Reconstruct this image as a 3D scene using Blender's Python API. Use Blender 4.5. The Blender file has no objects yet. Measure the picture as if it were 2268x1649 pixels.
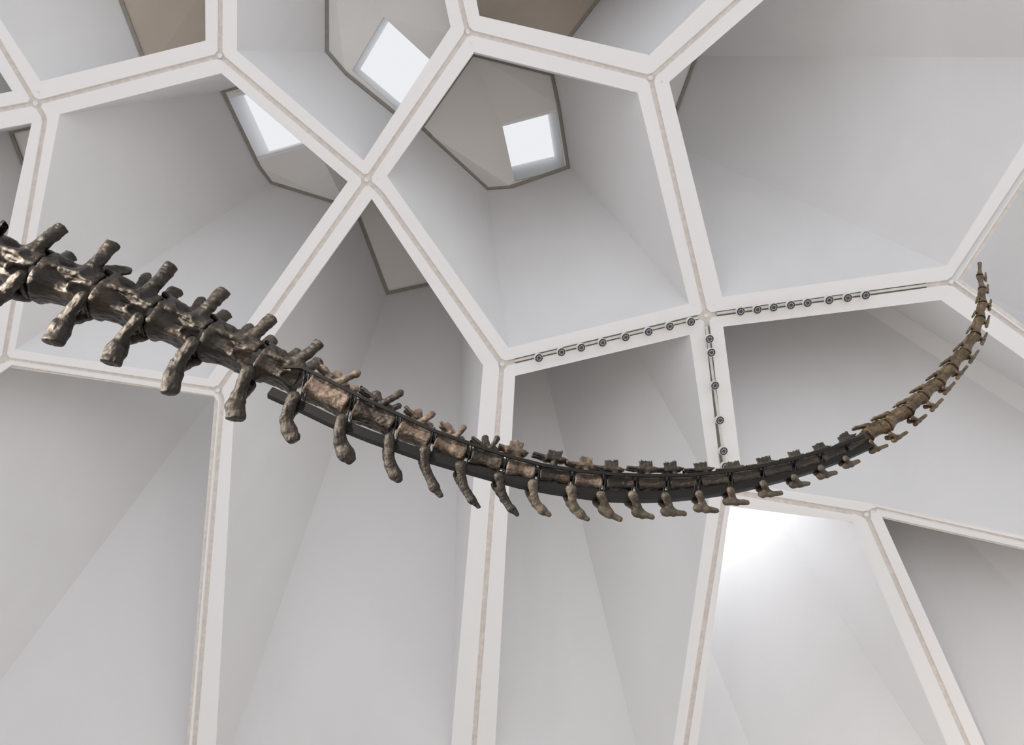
import bpy, bmesh, math, random
import numpy as np
from mathutils import Vector, Matrix

random.seed(4)
scene = bpy.context.scene
COL = scene.collection

# ------------------------------------------------------------------ camera
W, H = 2268, 1649
FPX = 1890.0
PITCH = math.radians(36)
CAM = Vector((0, 0, 1.6))
FWD = Vector((0, math.cos(PITCH), math.sin(PITCH)))
UP = Vector((0, -math.sin(PITCH), math.cos(PITCH)))
RIGHT = Vector((1, 0, 0))
cam_data = bpy.data.cameras.new('camera')
cam_data.sensor_fit = 'HORIZONTAL'
cam_data.sensor_width = 36
cam_data.lens = FPX / W * 36
cam_data.clip_end = 300
cam = bpy.data.objects.new('camera', cam_data)
COL.objects.link(cam)
cam.location = CAM
cam.rotation_euler = (math.pi / 2 + PITCH, 0, 0)
scene.camera = cam

# ------------------------------------------------------------------ light and exposure
world = bpy.data.worlds.new('world')
scene.world = world
world.use_nodes = True
bg = world.node_tree.nodes['Background']
bg.inputs[0].default_value = (0.945, 0.965, 1.0, 1)
bg.inputs[1].default_value = 0.98
vs = scene.view_settings
vs.view_transform = 'Standard'
vs.look = 'None'
vs.gamma = 1
vs.exposure = 0.0
scene.cycles.use_denoising = True
scene.cycles.use_adaptive_sampling = True
scene.cycles.adaptive_threshold = 0.05
scene.cycles.adaptive_min_samples = 12
scene.cycles.max_bounces = 5
scene.cycles.diffuse_bounces = 4
scene.cycles.caustics_reflective = False
scene.cycles.caustics_refractive = False
world.cycles.sampling_method = 'NONE'      # an even overcast sky needs no importance map


def spot(name, loc, target, energy, size, angle, color=(1, 0.9, 0.78)):
    d = bpy.data.lights.new(name, 'SPOT')
    d.energy = energy
    d.shadow_soft_size = size
    d.spot_size = math.radians(angle)
    d.spot_blend = 0.6
    d.color = color
    o = bpy.data.objects.new(name, d)
    COL.objects.link(o)
    o.location = loc
    o.rotation_euler = (Vector(target) - Vector(loc)).to_track_quat('-Z', 'Y').to_euler()
    return o


spot('gallery_spotlight', (-4.6, 1.6, 4.6), (-1.2, 3.3, 3.6), 1900, 0.06, 40)
spot('gallery_spotlight', (-2.6, -1.0, 6.6), (1.5, 3.6, 3.6), 1700, 0.06, 50)

# ------------------------------------------------------------------ materials
def new_mat(name):
    m = bpy.data.materials.new(name)
    m.use_nodes = True
    nt = m.node_tree
    return m, nt, nt.nodes['Principled BSDF']


def node(nt, kind, **kw):
    n = nt.nodes.new(kind)
    for k, v in kw.items():
        setattr(n, k, v)
    return n


def ramp(nt, stops):
    r = nt.nodes.new('ShaderNodeValToRGB')
    e = r.color_ramp.elements
    e[0].position, e[0].color = stops[0][0], (*stops[0][1], 1)
    e[1].position, e[1].color = stops[1][0], (*stops[1][1], 1)
    for p, c in stops[2:]:
        x = e.new(p)
        x.color = (*c, 1)
    return r


def plaster(name, c0, c1, rough=0.6, scale=0.7, streak=(1, 1, 1), bump=0.04):
    """white plaster with a faint cloudy trowel figure"""
    m, nt, p = new_mat(name)
    tc = node(nt, 'ShaderNodeTexCoord')
    mp = node(nt, 'ShaderNodeMapping')
    mp.inputs['Scale'].default_value = streak
    n = node(nt, 'ShaderNodeTexNoise')
    n.inputs['Scale'].default_value = scale
    n.inputs['Detail'].default_value = 4
    n.inputs['Distortion'].default_value = 0.8
    r = ramp(nt, [(0.3, c0), (0.7, c1)])
    nt.links.new(tc.outputs['Object'], mp.inputs[0])
    nt.links.new(mp.outputs[0], n.inputs['Vector'])
    nt.links.new(n.outputs[0], r.inputs[0])
    nt.links.new(r.outputs[0], p.inputs['Base Color'])
    p.inputs['Roughness'].default_value = rough
    p.inputs['Specular IOR Level'].default_value = 0.25
    return m


def plain(name, c, rough=0.5, metal=0.0, spec=0.4):
    m, nt, p = new_mat(name)
    n = node(nt, 'ShaderNodeTexNoise')
    n.inputs['Scale'].default_value = 14
    n.inputs['Detail'].default_value = 4
    r = ramp(nt, [(0.3, tuple(x * 0.9 for x in c)), (0.7, tuple(min(1, x * 1.08) for x in c))])
    tc = node(nt, 'ShaderNodeTexCoord')
    nt.links.new(tc.outputs['Object'], n.inputs['Vector'])
    nt.links.new(n.outputs[0], r.inputs[0])
    nt.links.new(r.outputs[0], p.inputs['Base Color'])
    p.inputs['Roughness'].default_value = rough
    p.inputs['Metallic'].default_value = metal
    p.inputs['Specular IOR Level'].default_value = spec
    return m


def glow(name, c, s):
    m = bpy.data.materials.new(name)
    m.use_nodes = True
    nt = m.node_tree
    nt.nodes.clear()
    e = node(nt, 'ShaderNodeEmission')
    e.inputs[0].default_value = (*c, 1)
    e.inputs[1].default_value = s
    o = node(nt, 'ShaderNodeOutputMaterial')
    nt.links.new(e.outputs[0], o.inputs[0])
    return m


def bone(name, stops, rough=(0.3, 0.5), scale=7.0, coat=0.25, crack=0.0, spec=0.40, dim=0.29, metal=0.0):
    rough = (rough[0] - 0.02, rough[1] - 0.05)
    coat *= 0.3
    stops = [(p_, tuple(c_ * dim for c_ in col_)) for p_, col_ in stops]
    m, nt, p = new_mat(name)
    tc = node(nt, 'ShaderNodeTexCoord')
    n = node(nt, 'ShaderNodeTexNoise')
    n.inputs['Scale'].default_value = scale
    n.inputs['Detail'].default_value = 9
    n.inputs['Roughness'].default_value = 0.65
    n.inputs['Distortion'].default_value = 0.6
    nt.links.new(tc.outputs['Object'], n.inputs['Vector'])
    r = ramp(nt, stops)
    nt.links.new(n.outputs[0], r.inputs[0])
    col = r.outputs[0]
    if crack:
        v = node(nt, 'ShaderNodeTexVoronoi', feature='DISTANCE_TO_EDGE')
        v.inputs['Scale'].default_value = crack
        nz = node(nt, 'ShaderNodeTexNoise')
        nz.inputs['Scale'].default_value = 20
        nz.inputs['Detail'].default_value = 5
        mx = node(nt, 'ShaderNodeMix', data_type='RGBA', blend_type='LINEAR_LIGHT')
        mx.inputs[0].default_value = 0.06
        nt.links.new(tc.outputs['Object'], mx.inputs[6])
        nt.links.new(nz.outputs['Color'], mx.inputs[7])
        nt.links.new(tc.outputs['Object'], nz.inputs['Vector'])
        nt.links.new(mx.outputs[2], v.inputs['Vector'])
        cr = ramp(nt, [(0.0, (0.12, 0.09, 0.07)), (0.02, (1, 1, 1))])
        nt.links.new(v.outputs['Distance'], cr.inputs[0])
        m2 = node(nt, 'ShaderNodeMix', data_type='RGBA', blend_type='MULTIPLY')
        m2.inputs[0].default_value = 0.9
        nt.links.new(col, m2.inputs[6])
        nt.links.new(cr.outputs[0], m2.inputs[7])
        col = m2.outputs[2]
    nt.links.new(col, p.inputs['Base Color'])
    n3 = node(nt, 'ShaderNodeTexNoise')
    n3.inputs['Scale'].default_value = 26
    n3.inputs['Detail'].default_value = 6
    nt.links.new(tc.outputs['Object'], n3.inputs['Vector'])
    mr = node(nt, 'ShaderNodeMapRange')
    mr.inputs['From Min'].default_value = 0.3
    mr.inputs['From Max'].default_value = 0.7
    mr.inputs['To Min'].default_value = rough[0]
    mr.inputs['To Max'].default_value = rough[1]
    nt.links.new(n3.outputs[0], mr.inputs['Value'])
    nt.links.new(mr.outputs[0], p.inputs['Roughness'])
    p.inputs['Specular IOR Level'].default_value = spec
    p.inputs['Coat Weight'].default_value = coat
    p.inputs['Specular Tint'].default_value = (1.0, 0.90, 0.80, 1)
    p.inputs['Metallic'].default_value = metal
    p.inputs['Coat Roughness'].default_value = 0.35
    n2 = node(nt, 'ShaderNodeTexNoise')
    n2.inputs['Scale'].default_value = 85
    n2.inputs['Detail'].default_value = 6
    n2.inputs['Roughness'].default_value = 0.7
    nt.links.new(tc.outputs['Object'], n2.inputs['Vector'])
    b = node(nt, 'ShaderNodeBump')
    b.inputs['Strength'].default_value = 0.55
    b.inputs['Distance'].default_value = 0.006
    nt.links.new(n2.outputs[0], b.inputs['Height'])
    nt.links.new(b.outputs[0], p.inputs['Normal'])
    return m


M = {}
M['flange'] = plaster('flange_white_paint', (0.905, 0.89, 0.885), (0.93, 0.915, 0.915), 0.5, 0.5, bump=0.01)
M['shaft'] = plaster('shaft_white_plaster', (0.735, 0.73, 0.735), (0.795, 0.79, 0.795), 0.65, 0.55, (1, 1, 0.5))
M['roof'] = plaster('roof_panel_paint', (0.80, 0.78, 0.755), (0.84, 0.82, 0.795), 0.6, 0.6)
M['roof_shaded'] = plaster('roof_panel_shaded_brown', (0.46, 0.39, 0.33), (0.52, 0.45, 0.38), 0.6, 0.6)  # brown tone puts the warm dimness of two unlit roofs into the colour
M['gap'] = plain('shadow_gap_taupe', (0.30, 0.275, 0.245), 0.7)  # shade of a recessed gap, put into the colour of a solid strip
M['joint'] = plain('joint_strip_beige', (0.80, 0.745, 0.70), 0.6)
M['pin'] = plain('pin_white', (0.85, 0.84, 0.83), 0.4)
M['screw'] = plain('screw_dark', (0.16, 0.12, 0.10), 0.4)
M['pane'] = glow('frosted_pane_daylight', (0.965, 0.975, 1.0), 0.88)
M['pane_added'] = glow('added_pane_glow', (0.97, 0.975, 1.0), 4.5)  # stronger glow for two unseen skylights added to brighten their coffers
M['pane_bright'] = glow('frosted_pane_sunny', (0.93, 0.965, 1.0), 13.0)
M['reveal'] = plaster('reveal_white', (0.84, 0.85, 0.86), (0.88, 0.89, 0.90), 0.5, 1.0)
M['floor'] = plaster('floor_limestone', (0.66, 0.60, 0.54), (0.76, 0.70, 0.64), 0.5, 2.0, (1, 8, 1))
M['rail'] = plain('rail_aluminium', (0.70, 0.68, 0.64), 0.4)
M['rail_shade'] = plain('rail_groove_shade', (0.26, 0.235, 0.205), 0.6)  # dark colour imitates the shade in the groove behind the rail
M['lamp_white'] = plain('lamp_white', (0.80, 0.79, 0.77), 0.4)
M['lamp_dark'] = plain('lamp_bezel', (0.055, 0.06, 0.065), 0.35)
M['lamp_led'] = plain('lamp_lens', (0.42, 0.43, 0.45), 0.25)
M['steel'] = plain('mount_black_steel', (0.009, 0.0087, 0.008), 0.5, 0.0, 0.2)
M['filler'] = plain('joint_filler_black', (0.012, 0.012, 0.012), 0.3)

# ------------------------------------------------------------------ helpers
def link(name, me, parent=None, mat=None):
    o = bpy.data.objects.new(name, me)
    COL.objects.link(o)
    if mat is not None and me is not None:
        me.materials.append(mat)
    if parent is not None:
        o.parent = parent
    return o


def empty(name, loc=(0, 0, 0), parent=None):
    o = bpy.data.objects.new(name, None)
    COL.objects.link(o)
    o.location = loc
    if parent is not None:
        o.parent = parent
    return o


def mesh_from(name, verts, faces, smooth=False):
    me = bpy.data.meshes.new(name)
    me.from_pydata([tuple(v) for v in verts], [], faces)
    bm = bmesh.new()
    bm.from_mesh(me)
    bmesh.ops.recalc_face_normals(bm, faces=bm.faces)
    bm.to_mesh(me)
    bm.free()
    if smooth:
        me.polygons.foreach_set('use_smooth', [True] * len(me.polygons))
    return me


def slab(name, poly, off, parent, mat, holes=None):
    """a flat panel with thickness: front polygon poly, back = poly + off"""
    poly = [Vector(p) for p in poly]
    back = off if isinstance(off, list) else [p + off for p in poly]
    clean, cback = [], []
    for p, q in zip(poly, back):
        if not clean or (p - clean[-1]).length > 1e-4:
            clean.append(p)
            cback.append(q)
    if (clean[0] - clean[-1]).length < 1e-4:
        clean.pop()
        cback.pop()
    n = len(clean)
    if n < 3:
        return None
    verts = clean + cback
    faces = [list(range(n)), list(range(2 * n - 1, n - 1, -1))]
    faces += [[i, (i + 1) % n, n + (i + 1) % n, n + i] for i in range(n)]
    return link(name, mesh_from(name, verts, faces), parent, mat)


def bar(name, a, b, w, n, d, parent, mat):
    """a straight bar from a to b: width w across, depth d along n"""
    a, b, n = Vector(a), Vector(b), Vector(n).normalized()
    e = (b - a).normalized()
    s = e.cross(n).normalized()
    q = [a - s * w / 2, b - s * w / 2, b + s * w / 2, a + s * w / 2]
    return slab(name, q, n * d, parent, mat)


def disc_mesh(name, c, axis, r, depth, seg=20, r2=None):
    axis = Vector(axis).normalized()
    t = axis.orthogonal().normalized()
    u = axis.cross(t)
    r2 = r if r2 is None else r2
    vs_, fs = [], []
    for k in range(seg):
        a = 2 * math.pi * k / seg
        dv = t * math.cos(a) + u * math.sin(a)
        vs_.append(c + dv * r)
    for k in range(seg):
        a = 2 * math.pi * k / seg
        dv = t * math.cos(a) + u * math.sin(a)
        vs_.append(c + dv * r2 + axis * depth)
    fs = [list(range(seg)), list(range(2 * seg - 1, seg - 1, -1))]
    fs += [[i, (i + 1) % seg, seg + (i + 1) % seg, seg + i] for i in range(seg)]
    return mesh_from(name, vs_, fs)


def structure(o, label):
    o['kind'] = 'structure'
    o['label'] = label


def ray(px):
    return RIGHT * ((px[0] - W / 2) / FPX) + UP * (-(px[1] - H / 2) / FPX) + FWD


# ------------------------------------------------------------------ the vault: a shallow dome of coffers
DOME_R = 34.0
DOME_C = CAM + FWD * (12.2 - DOME_R)
SHAFT_PX = (1040, 120)          # slanted direction of the light shafts
S1 = ray(SHAFT_PX)
ZA = 18.0
APEX = CAM + S1 * ZA            # the tapering light shafts all narrow towards this point above the roof


def dome(px, extra=0.0):
    d = ray(px).normalized()
    oc = CAM - DOME_C
    b = d.dot(oc)
    R = DOME_R + extra
    t = -b + math.sqrt(b * b - (oc.length_squared - R * R))
    return CAM + d * t


def out(p):
    return (p - DOME_C).normalized()


def along(p, k):
    """the point up the shaft from p, at the share k of the way to the vanishing point"""
    z = (p - CAM).dot(FWD)
    return p + (APEX - p) * (k * z / (ZA - k * (ZA - z)))


def ray_plane(px, a, n):
    d = ray(px)
    return CAM + d * ((a - CAM).dot(n) / d.dot(n))


N = dict(
    A=(78, 228), A2=(100, 262), B=(487, 123), C=(1036, 70), D=(812, 398), D2=(844, 428), E=(1441, 172),
    F=(8, 795), G=(1564, 698), H=(1112, 806), I=(2107, 624), J=(1606, 1086), K=(1919, 1139), K2=(1938, 1127),
    L=(482, 864), L2=(492, 880), P1=(490, -400), P2=(925, -390), P3=(1940, -272), P4=(-247, -320),
    P5=(-360, 310), P6=(-330, 1010), P7=(418, 1800), P8=(1044, 1730), P9=(1480, 1900), P10=(2248, 1885),
    P11=(2950, 1352), P12=(2500, 30), P13=(2900, 1197), P14=(3150, 180), P15=(2900, 1930),
    P16=(-350, 1980), PB=(1790, 2060), P17=(3000, 1040))

# coffer: ring of (node, opening corner in the frame, share of the shaft up to the roof)
CELLS = {
    'M3': [('C', (1050, 115), .45), ('E', (1412, 205), .503), ('G', (1526, 672), .545), ('H', (1126, 770), .54),
           ('D2', (857, 390), .40), ('D', (857, 390), .40)],
    'M2': [('P1', (526, -380), .38), ('B', (525, 112), .383), ('D', (805, 355), .37), ('C', (998, 60), .35),
           ('P2', (900, -390), .35)],
    'M1': [('A', (132, 253), .394), ('B', (490, 162), .32), ('D', (770, 402), .55), ('L', (460, 838), .53),
           ('F', (33, 774), .563), ('A2', (132, 253), .394)],
    'T1': [('P4', (-190, -250), .33), ('A', (90, 180), .25), ('B', (455, 90), .3), ('P1', (452, -400), .3)],
    'L1': [('P4', (-270, -270), .3), ('P5', (-310, 267), .3), ('A', (27, 202), .3)],
    'L2': [('A', (70, 272), .1), ('P5', (-320, 345), .25), ('P6', (-300, 985), .35), ('F', (-38, 772), .3),
           ('A2', (70, 272), .1)],
    'T2': [('P2', (980, -390), .45), ('C', (1062, 35), .5), ('E', (1438, 122), .51), ('P3', (1840, -268), .61)],
    'R1': [('P3', (2010, -276), .55), ('E', (1482, 181), .35), ('G', (1600, 657), .5), ('I', (2097, 588), .588),
           ('P12', (2385, 128), .625)],
    'C1': [('D', (823, 440), .5), ('D2', (823, 440), .5), ('H', (1070, 809), .6), ('P8', (996, 1690), .685),
           ('P7', (472, 1771), .678), ('L2', (521, 864), .52), ('L', (521, 864), .52)],
    'C2': [('H', (1141, 832), .6), ('G', (1528, 741), .5), ('J', (1575, 1075), .55), ('P9', (1460, 1865), .7),
           ('P8', (1094, 1705), .7)],
    'R2': [('G', (1602, 723), .45), ('I', (2084, 664), .42), ('P13', (2860, 1215), .58), ('P11', (2880, 1312), .62),
           ('K2', (1924, 1113), .52), ('K', (1924, 1113), .52), ('J', (1646, 1071), .5)],
    'B1': [('J', (1616, 1121), .16), ('K', (1888, 1155), .16), ('P10', (2190, 1866), .50), ('PB', (1802, 2000), .53),
           ('P9', (1514, 1880), .50)],
    'B2': [('K', (1953, 1143), .5), ('K2', (1953, 1143), .5), ('P11', (2900, 1355), .5), ('P15', (2850, 1886), .6),
           ('P10', (2288, 1886), .6)],
    'RI': [('I', (2116, 624), .5), ('P12', (2504, 42), .5), ('P14', (3120, 190), .5), ('P17', (2950, 1010), .5),
           ('P13', (2895, 1184), .5)],
    'BL': [('F', (26, 808), .5), ('L', (474, 876), .5), ('L2', (483, 892), .5), ('P7', (406, 1800), .6),
           ('P16', (-320, 1935), .65), ('P6', (-300, 1030), .5)],
}


def inset_px(poly, g):
    n = len(poly)
    area = sum(poly[i][0] * poly[(i + 1) % n][1] - poly[(i + 1) % n][0] * poly[i][1] for i in range(n))
    sg = 1 if area > 0 else -1
    res = []
    for i in range(n):
        p0, p1, p2 = (np.array(poly[(i + j) % n], float) for j in (-1, 0, 1))
        e1 = (p1 - p0) / np.linalg.norm(p1 - p0)
        e2 = (p2 - p1) / np.linalg.norm(p2 - p1)
        n1 = sg * np.array((-e1[1], e1[0]))
        n2 = sg * np.array((-e2[1], e2[0]))
        b = n1 + n2
        res.append(p1 + b * g / (b.dot(n1)))
    return res


ceiling = empty('ceiling')
structure(ceiling, 'white vaulted ceiling of polygonal coffers opening into deep light shafts')

GROOVE = 5.6
TOPS = {}
INNER = {}
COFFER = {}
for cid, ring in CELLS.items():
    cof = empty('coffer', (0, 0, 0), ceiling)
    COFFER[cid] = cof
    outer = inset_px([N[r[0]] for r in ring], GROOVE)
    n = len(ring)
    qs = [dome(r[1]) for r in ring]
    tops = [along(q, r[2]) for q, r in zip(qs, ring)]
    INNER[cid], TOPS[cid] = qs, tops
    # corners of the frame are cut back around the pins
    cut = []
    for i in range(n):
        p0, p1, p2 = outer[i - 1], outer[i], outer[(i + 1) % n]
        c = 7.0
        a = p1 + (p0 - p1) / np.linalg.norm(p0 - p1) * min(c, np.linalg.norm(p0 - p1) * .3)
        b = p1 + (p2 - p1) / np.linalg.norm(p2 - p1) * min(c, np.linalg.norm(p2 - p1) * .3)
        cut.append((dome(a), dome(b)))
    for i in range(n):
        j = (i + 1) % n
        # one flange board per side, mitred at the corners
        ci = (cut[i][0] + cut[i][1]) / 2
        cj = (cut[j][0] + cut[j][1]) / 2
        poly = [ci, cut[i][1], cut[j][0], cj, qs[j], qs[i]]
        o = out(sum(poly, Vector()) / len(poly)) * 0.16
        back = [p + o for p in poly[:4]] + [p + (APEX - p).normalized() * 0.16 + (ci + cj - qs[i] - qs[j]).normalized() * 0.05
                                           for p in poly[4:]]
        slab('flange', poly, back, cof, M['flange'])


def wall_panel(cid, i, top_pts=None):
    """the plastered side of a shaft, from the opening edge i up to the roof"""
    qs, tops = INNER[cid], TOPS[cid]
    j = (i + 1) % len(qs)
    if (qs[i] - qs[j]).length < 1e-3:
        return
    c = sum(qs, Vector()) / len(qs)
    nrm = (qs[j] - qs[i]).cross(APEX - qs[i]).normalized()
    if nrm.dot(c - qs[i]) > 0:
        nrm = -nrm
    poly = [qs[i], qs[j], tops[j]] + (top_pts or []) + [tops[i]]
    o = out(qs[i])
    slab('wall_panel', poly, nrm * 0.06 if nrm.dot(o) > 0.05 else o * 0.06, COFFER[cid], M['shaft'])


def on_wall(cid, i, px):
    qs = INNER[cid]
    j = (i + 1) % len(qs)
    n = (qs[j] - qs[i]).cross(APEX - qs[i])
    return ray_plane(px, qs[i], n)


def roof(cid, faces, mat='roof'):
    for f in faces:
        slab('roof_panel', f, S1.normalized() * 0.07, COFFER[cid], M[mat])


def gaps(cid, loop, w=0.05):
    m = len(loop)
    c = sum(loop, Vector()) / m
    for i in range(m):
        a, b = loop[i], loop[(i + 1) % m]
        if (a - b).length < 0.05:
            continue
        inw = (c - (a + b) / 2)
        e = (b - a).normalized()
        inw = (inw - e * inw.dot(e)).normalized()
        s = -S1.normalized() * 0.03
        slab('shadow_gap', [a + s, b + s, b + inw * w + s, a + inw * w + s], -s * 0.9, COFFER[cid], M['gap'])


def window(idx, quad, depth, pane, label):
    w = empty('window_%d' % idx)
    structure(w, label)
    d = S1 * depth
    c = sum(quad, Vector()) / 4
    for i in range(4):
        a, b = quad[i], quad[(i + 1) % 4]
        nrm = (b - a).cross(S1).normalized()
        if nrm.dot(c - a) > 0:
            nrm = -nrm
        slab('reveal', [a, b, b + d, a + d], nrm * 0.05, w, M['reveal'])
    q2 = [p + d for p in quad]
    slab('pane', q2, S1.normalized() * 0.03, w, M[pane])
    return w


def quad_on(pxs, a, b, c):
    n = (b - a).cross(c - a)
    return [ray_plane(p, a, n) for p in pxs]


# --- coffer with the square skylight low in its roof
T = TOPS['M3']
cE = on_wall('M3', 1, (1240, 235))
eH = on_wall('M3', 2, (1135, 415))
sk3 = quad_on([(1113, 280), (1232, 248), (1252, 375), (1140, 402)], cE, T[2], eH)
for i in range(6):
    wall_panel('M3', i, [cE] if i == 1 else [eH] if i == 2 else None)
roof('M3', [[T[0], T[1], cE], [T[0], cE, sk3[1], sk3[0]], [T[0], sk3[0], T[4]], [T[4], sk3[0], sk3[3], eH],
            [T[4], eH, T[3]], [cE, T[2], sk3[2], sk3[1]], [T[2], eH, sk3[3], sk3[2]]])
gaps('M3', [T[0], T[1], cE, T[2], eH, T[3], T[4]])
window(1, sk3, 1.9, 'pane', 'square frosted skylight in the roof of the central pentagonal coffer')

# --- coffer with the diamond-turned skylight at the top
T = TOPS['M2']
nB = on_wall('M2', 1, (765, 165))
sk2 = quad_on([(850, 38), (952, 132), (880, 240), (780, 156)], nB, T[2], T[0])
for i in range(5):
    wall_panel('M2', i, [nB] if i == 1 else None)
roof('M2', [[T[0], T[1], nB], [T[0], nB, sk2[3], sk2[0]], [nB, T[2], sk2[2], sk2[3]], [T[2], T[3], sk2[1], sk2[2]],
            [T[3], T[4], sk2[0], sk2[1]], [T[4], T[0], sk2[0]]])
gaps('M2', [T[0], T[1], nB, T[2], T[3], T[4]])
window(2, sk2, 1.0, 'pane', 'diamond-turned frosted skylight at the top of the picture')

# --- coffer with the slanted skylight half behind a rib
T = TOPS['M1']
mA = on_wall('M1', 4, (570, 366))
sk1 = quad_on([(503, 218), (565, 350), (695, 313), (633, 181)], T[0], mA, T[3])
for i in range(6):
    wall_panel('M1', i, [mA] if i == 4 else None)
roof('M1', [[T[0], mA, sk1[1], sk1[0]], [mA, T[4], T[3]], [mA, T[3], T[2], sk1[2], sk1[1]], [T[2], T[1], sk1[3], sk1[2]],
            [T[1], T[0], sk1[0], sk1[3]]])
gaps('M1', [T[0], T[1], T[2], T[3], T[4], mA])
window(3, sk1, 1.0, 'pane', 'slanted frosted skylight half hidden behind the diagonal rib')


def simple(cid, mat='roof', hole=None, pane='pane', label='', depth=0.4):
    """walls and a fan-shaped roof; with hole=(share, index) a skylight sits in the middle of the roof"""
    qs, tops = INNER[cid], TOPS[cid]
    n = len(qs)
    for i in range(n):
        wall_panel(cid, i)
    loop = []
    for p in tops:
        if not loop or (p - loop[-1]).length > 1e-3:
            loop.append(p)
    if (loop[0] - loop[-1]).length < 1e-3:
        loop.pop()
    c = sum(loop, Vector()) / len(loop)
    m = len(loop)
    if hole is None:
        roof(cid, [[loop[i], loop[(i + 1) % m], c] for i in range(m)], mat)
    else:
        share, idx = hole
        ringp = [c + (p - c) * share for p in loop]
        roof(cid, [[loop[i], loop[(i + 1) % m], ringp[(i + 1) % m], ringp[i]] for i in range(m)], mat)
        w = empty('window_%d' % idx)
        structure(w, label)
        nr = Vector()
        for i in range(m):
            nr += (loop[i] - c).cross(loop[(i + 1) % m] - c)
        nr.normalize()
        if nr.dot(c - sum(qs, Vector()) / n) < 0:
            nr = -nr
        d = nr * depth
        for i in range(m):
            a, b = ringp[i], ringp[(i + 1) % m]
            slab('reveal', [a, b, b + d, a + d], (a + b) / 2 * 0 + ((a + b) / 2 - c).normalized() * 0.05, w, M['reveal'])
        for i in range(m):
            slab('pane', [ringp[i] + d, ringp[(i + 1) % m] + d, c + d], S1.normalized() * 0.03, w, M[pane])
    gaps(cid, loop)


simple('T1', 'roof_shaded')
simple('L1', 'roof', (0.55, 4), 'pane', 'bright skylight shaft at the far left edge above the rib joint')
simple('L2')
simple('T2', 'roof_shaded')
simple('R1', 'roof', (0.35, 5), 'pane', 'skylight of the wide right coffer hidden behind its rib')
simple('C1')
simple('C2')
simple('R2')
simple('B1', 'roof', (0.92, 6), 'pane_bright', 'sunny skylight above the bright coffer low on the right')
simple('B2')
simple('RI', 'roof', (0.75, 7), 'pane_added', 'added unseen skylight brightening the coffer cut off by the right edge')  # this skylight and the next are added out of sight to lighten the walls
simple('BL', 'roof', (0.6, 8), 'pane_added', 'added unseen skylight brightening the tall coffer at the lower left')

# --- joint strips behind the grooves, pins at the joints
EDGES = set()
for ring in CELLS.values():
    for i in range(len(ring)):
        a, b = ring[i][0], ring[(i + 1) % len(ring)][0]
        EDGES.add(tuple(sorted((a, b))))
for a, b in sorted(EDGES):
    pa, pb = dome(N[a], 0.04), dome(N[b], 0.04)
    nrm = out((pa + pb) / 2)
    e = (pb - pa).normalized()
    bar('joint_strip', pa - e * 0.04, pb + e * 0.04, 0.20, nrm, 0.05, ceiling, M['joint'])
for k in 'ABCDEGHIKL':
    c = dome(N[k], -0.0)
    link('joint_pin', disc_mesh('joint_pin', c, out(c), 0.030, 0.10), ceiling, M['pin'])
for p in [(1042, 95), (1466, 180), (836, 396), (1582, 675), (85, 203)]:
    c = dome(p, -0.006)
    link('bolt', disc_mesh('bolt', c, out(c), 0.017, 0.02, 12), ceiling, M['pin'])
for p in [(512, 138), (824, 381), (804, 411), (1030, 50), (105, 221), (1441, 195), (1106, 816), (1056, 1490)]:
    c = dome(p, 0.045)
    link('screw', disc_mesh('screw', c, out(c), 0.011, 0.02, 10), ceiling, M['screw'])

# --- floor (below the frame), it bounces warm light upward
fl = slab('floor', [(-16, -16, 0), (16, -16, 0), (16, 14, 0), (-16, 14, 0)], Vector((0, 0, -0.1)), None, M['floor'])
structure(fl, 'pale stone floor of the hall below the vault')

# ------------------------------------------------------------------ spotlights on three tracks
def unit_head(name):
    """a round spotlight looking along +Z, about 0.12 m across; mesh data shared by all copies"""
    d = {}
    z = Vector((0, 0, 1))
    bm = bmesh.new()
    prof = [(0.0, -0.055), (0.045, -0.055), (0.058, -0.045), (0.063, -0.02), (0.063, 0.012), (0.058, 0.016), (0.054, 0.010), (0.0, 0.010)]
    bmv = []
    for r, h in prof:
        bmv.append([bm.verts.new((r * math.cos(2 * math.pi * k / 28), r * math.sin(2 * math.pi * k / 28), h)) for k in range(28)]
                   if r > 0 else [bm.verts.new((0, 0, h))])
    for a, b in zip(bmv, bmv[1:]):
        for k in range(28):
            k2 = (k + 1) % 28
            f = [a[k % len(a)], a[k2 % len(a)], b[k2 % len(b)], b[k % len(b)]]
            f = list(dict.fromkeys(f))
            if len(f) > 2:
                bm.faces.new(f)
    bmesh.ops.recalc_face_normals(bm, faces=bm.faces)
    me = bpy.data.meshes.new('housing')
    bm.to_mesh(me)
    bm.free()
    me.materials.append(M['lamp_white'])
    d['housing'] = me
    me = disc_mesh('bezel', Vector((0, 0, 0.0105)), z, 0.0545, 0.008, 28)
    me.materials.append(M['lamp_dark'])
    d['bezel'] = me
    # eight pale lens pads around a centre
    vs_, fs = [], []
    for k in range(8):
        a = 2 * math.pi * (k + 0.5) / 8
        c = Vector((math.cos(a) * 0.031, math.sin(a) * 0.031, 0.0185))
        b0 = len(vs_)
        for q in range(10):
            t = 2 * math.pi * q / 10
            vs_.append(c + Vector((math.cos(t) * 0.0105, math.sin(t) * 0.0105, 0)))
        for q in range(10):
            t = 2 * math.pi * q / 10
            vs_.append(c + Vector((math.cos(t) * 0.008, math.sin(t) * 0.008, 0.004)))
        fs.append([b0 + 10 + q for q in range(10)])
        fs += [[b0 + q, b0 + (q + 1) % 10, b0 + 10 + (q + 1) % 10, b0 + 10 + q] for q in range(10)]
    me = mesh_from('lens', vs_, fs)
    me.materials.append(M['lamp_led'])
    d['lens'] = me
    me = disc_mesh('bracket', Vector((0, 0, -0.12)), z, 0.016, 0.07, 12)
    me.materials.append(M['lamp_white'])
    d['bracket'] = me
    return d


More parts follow.
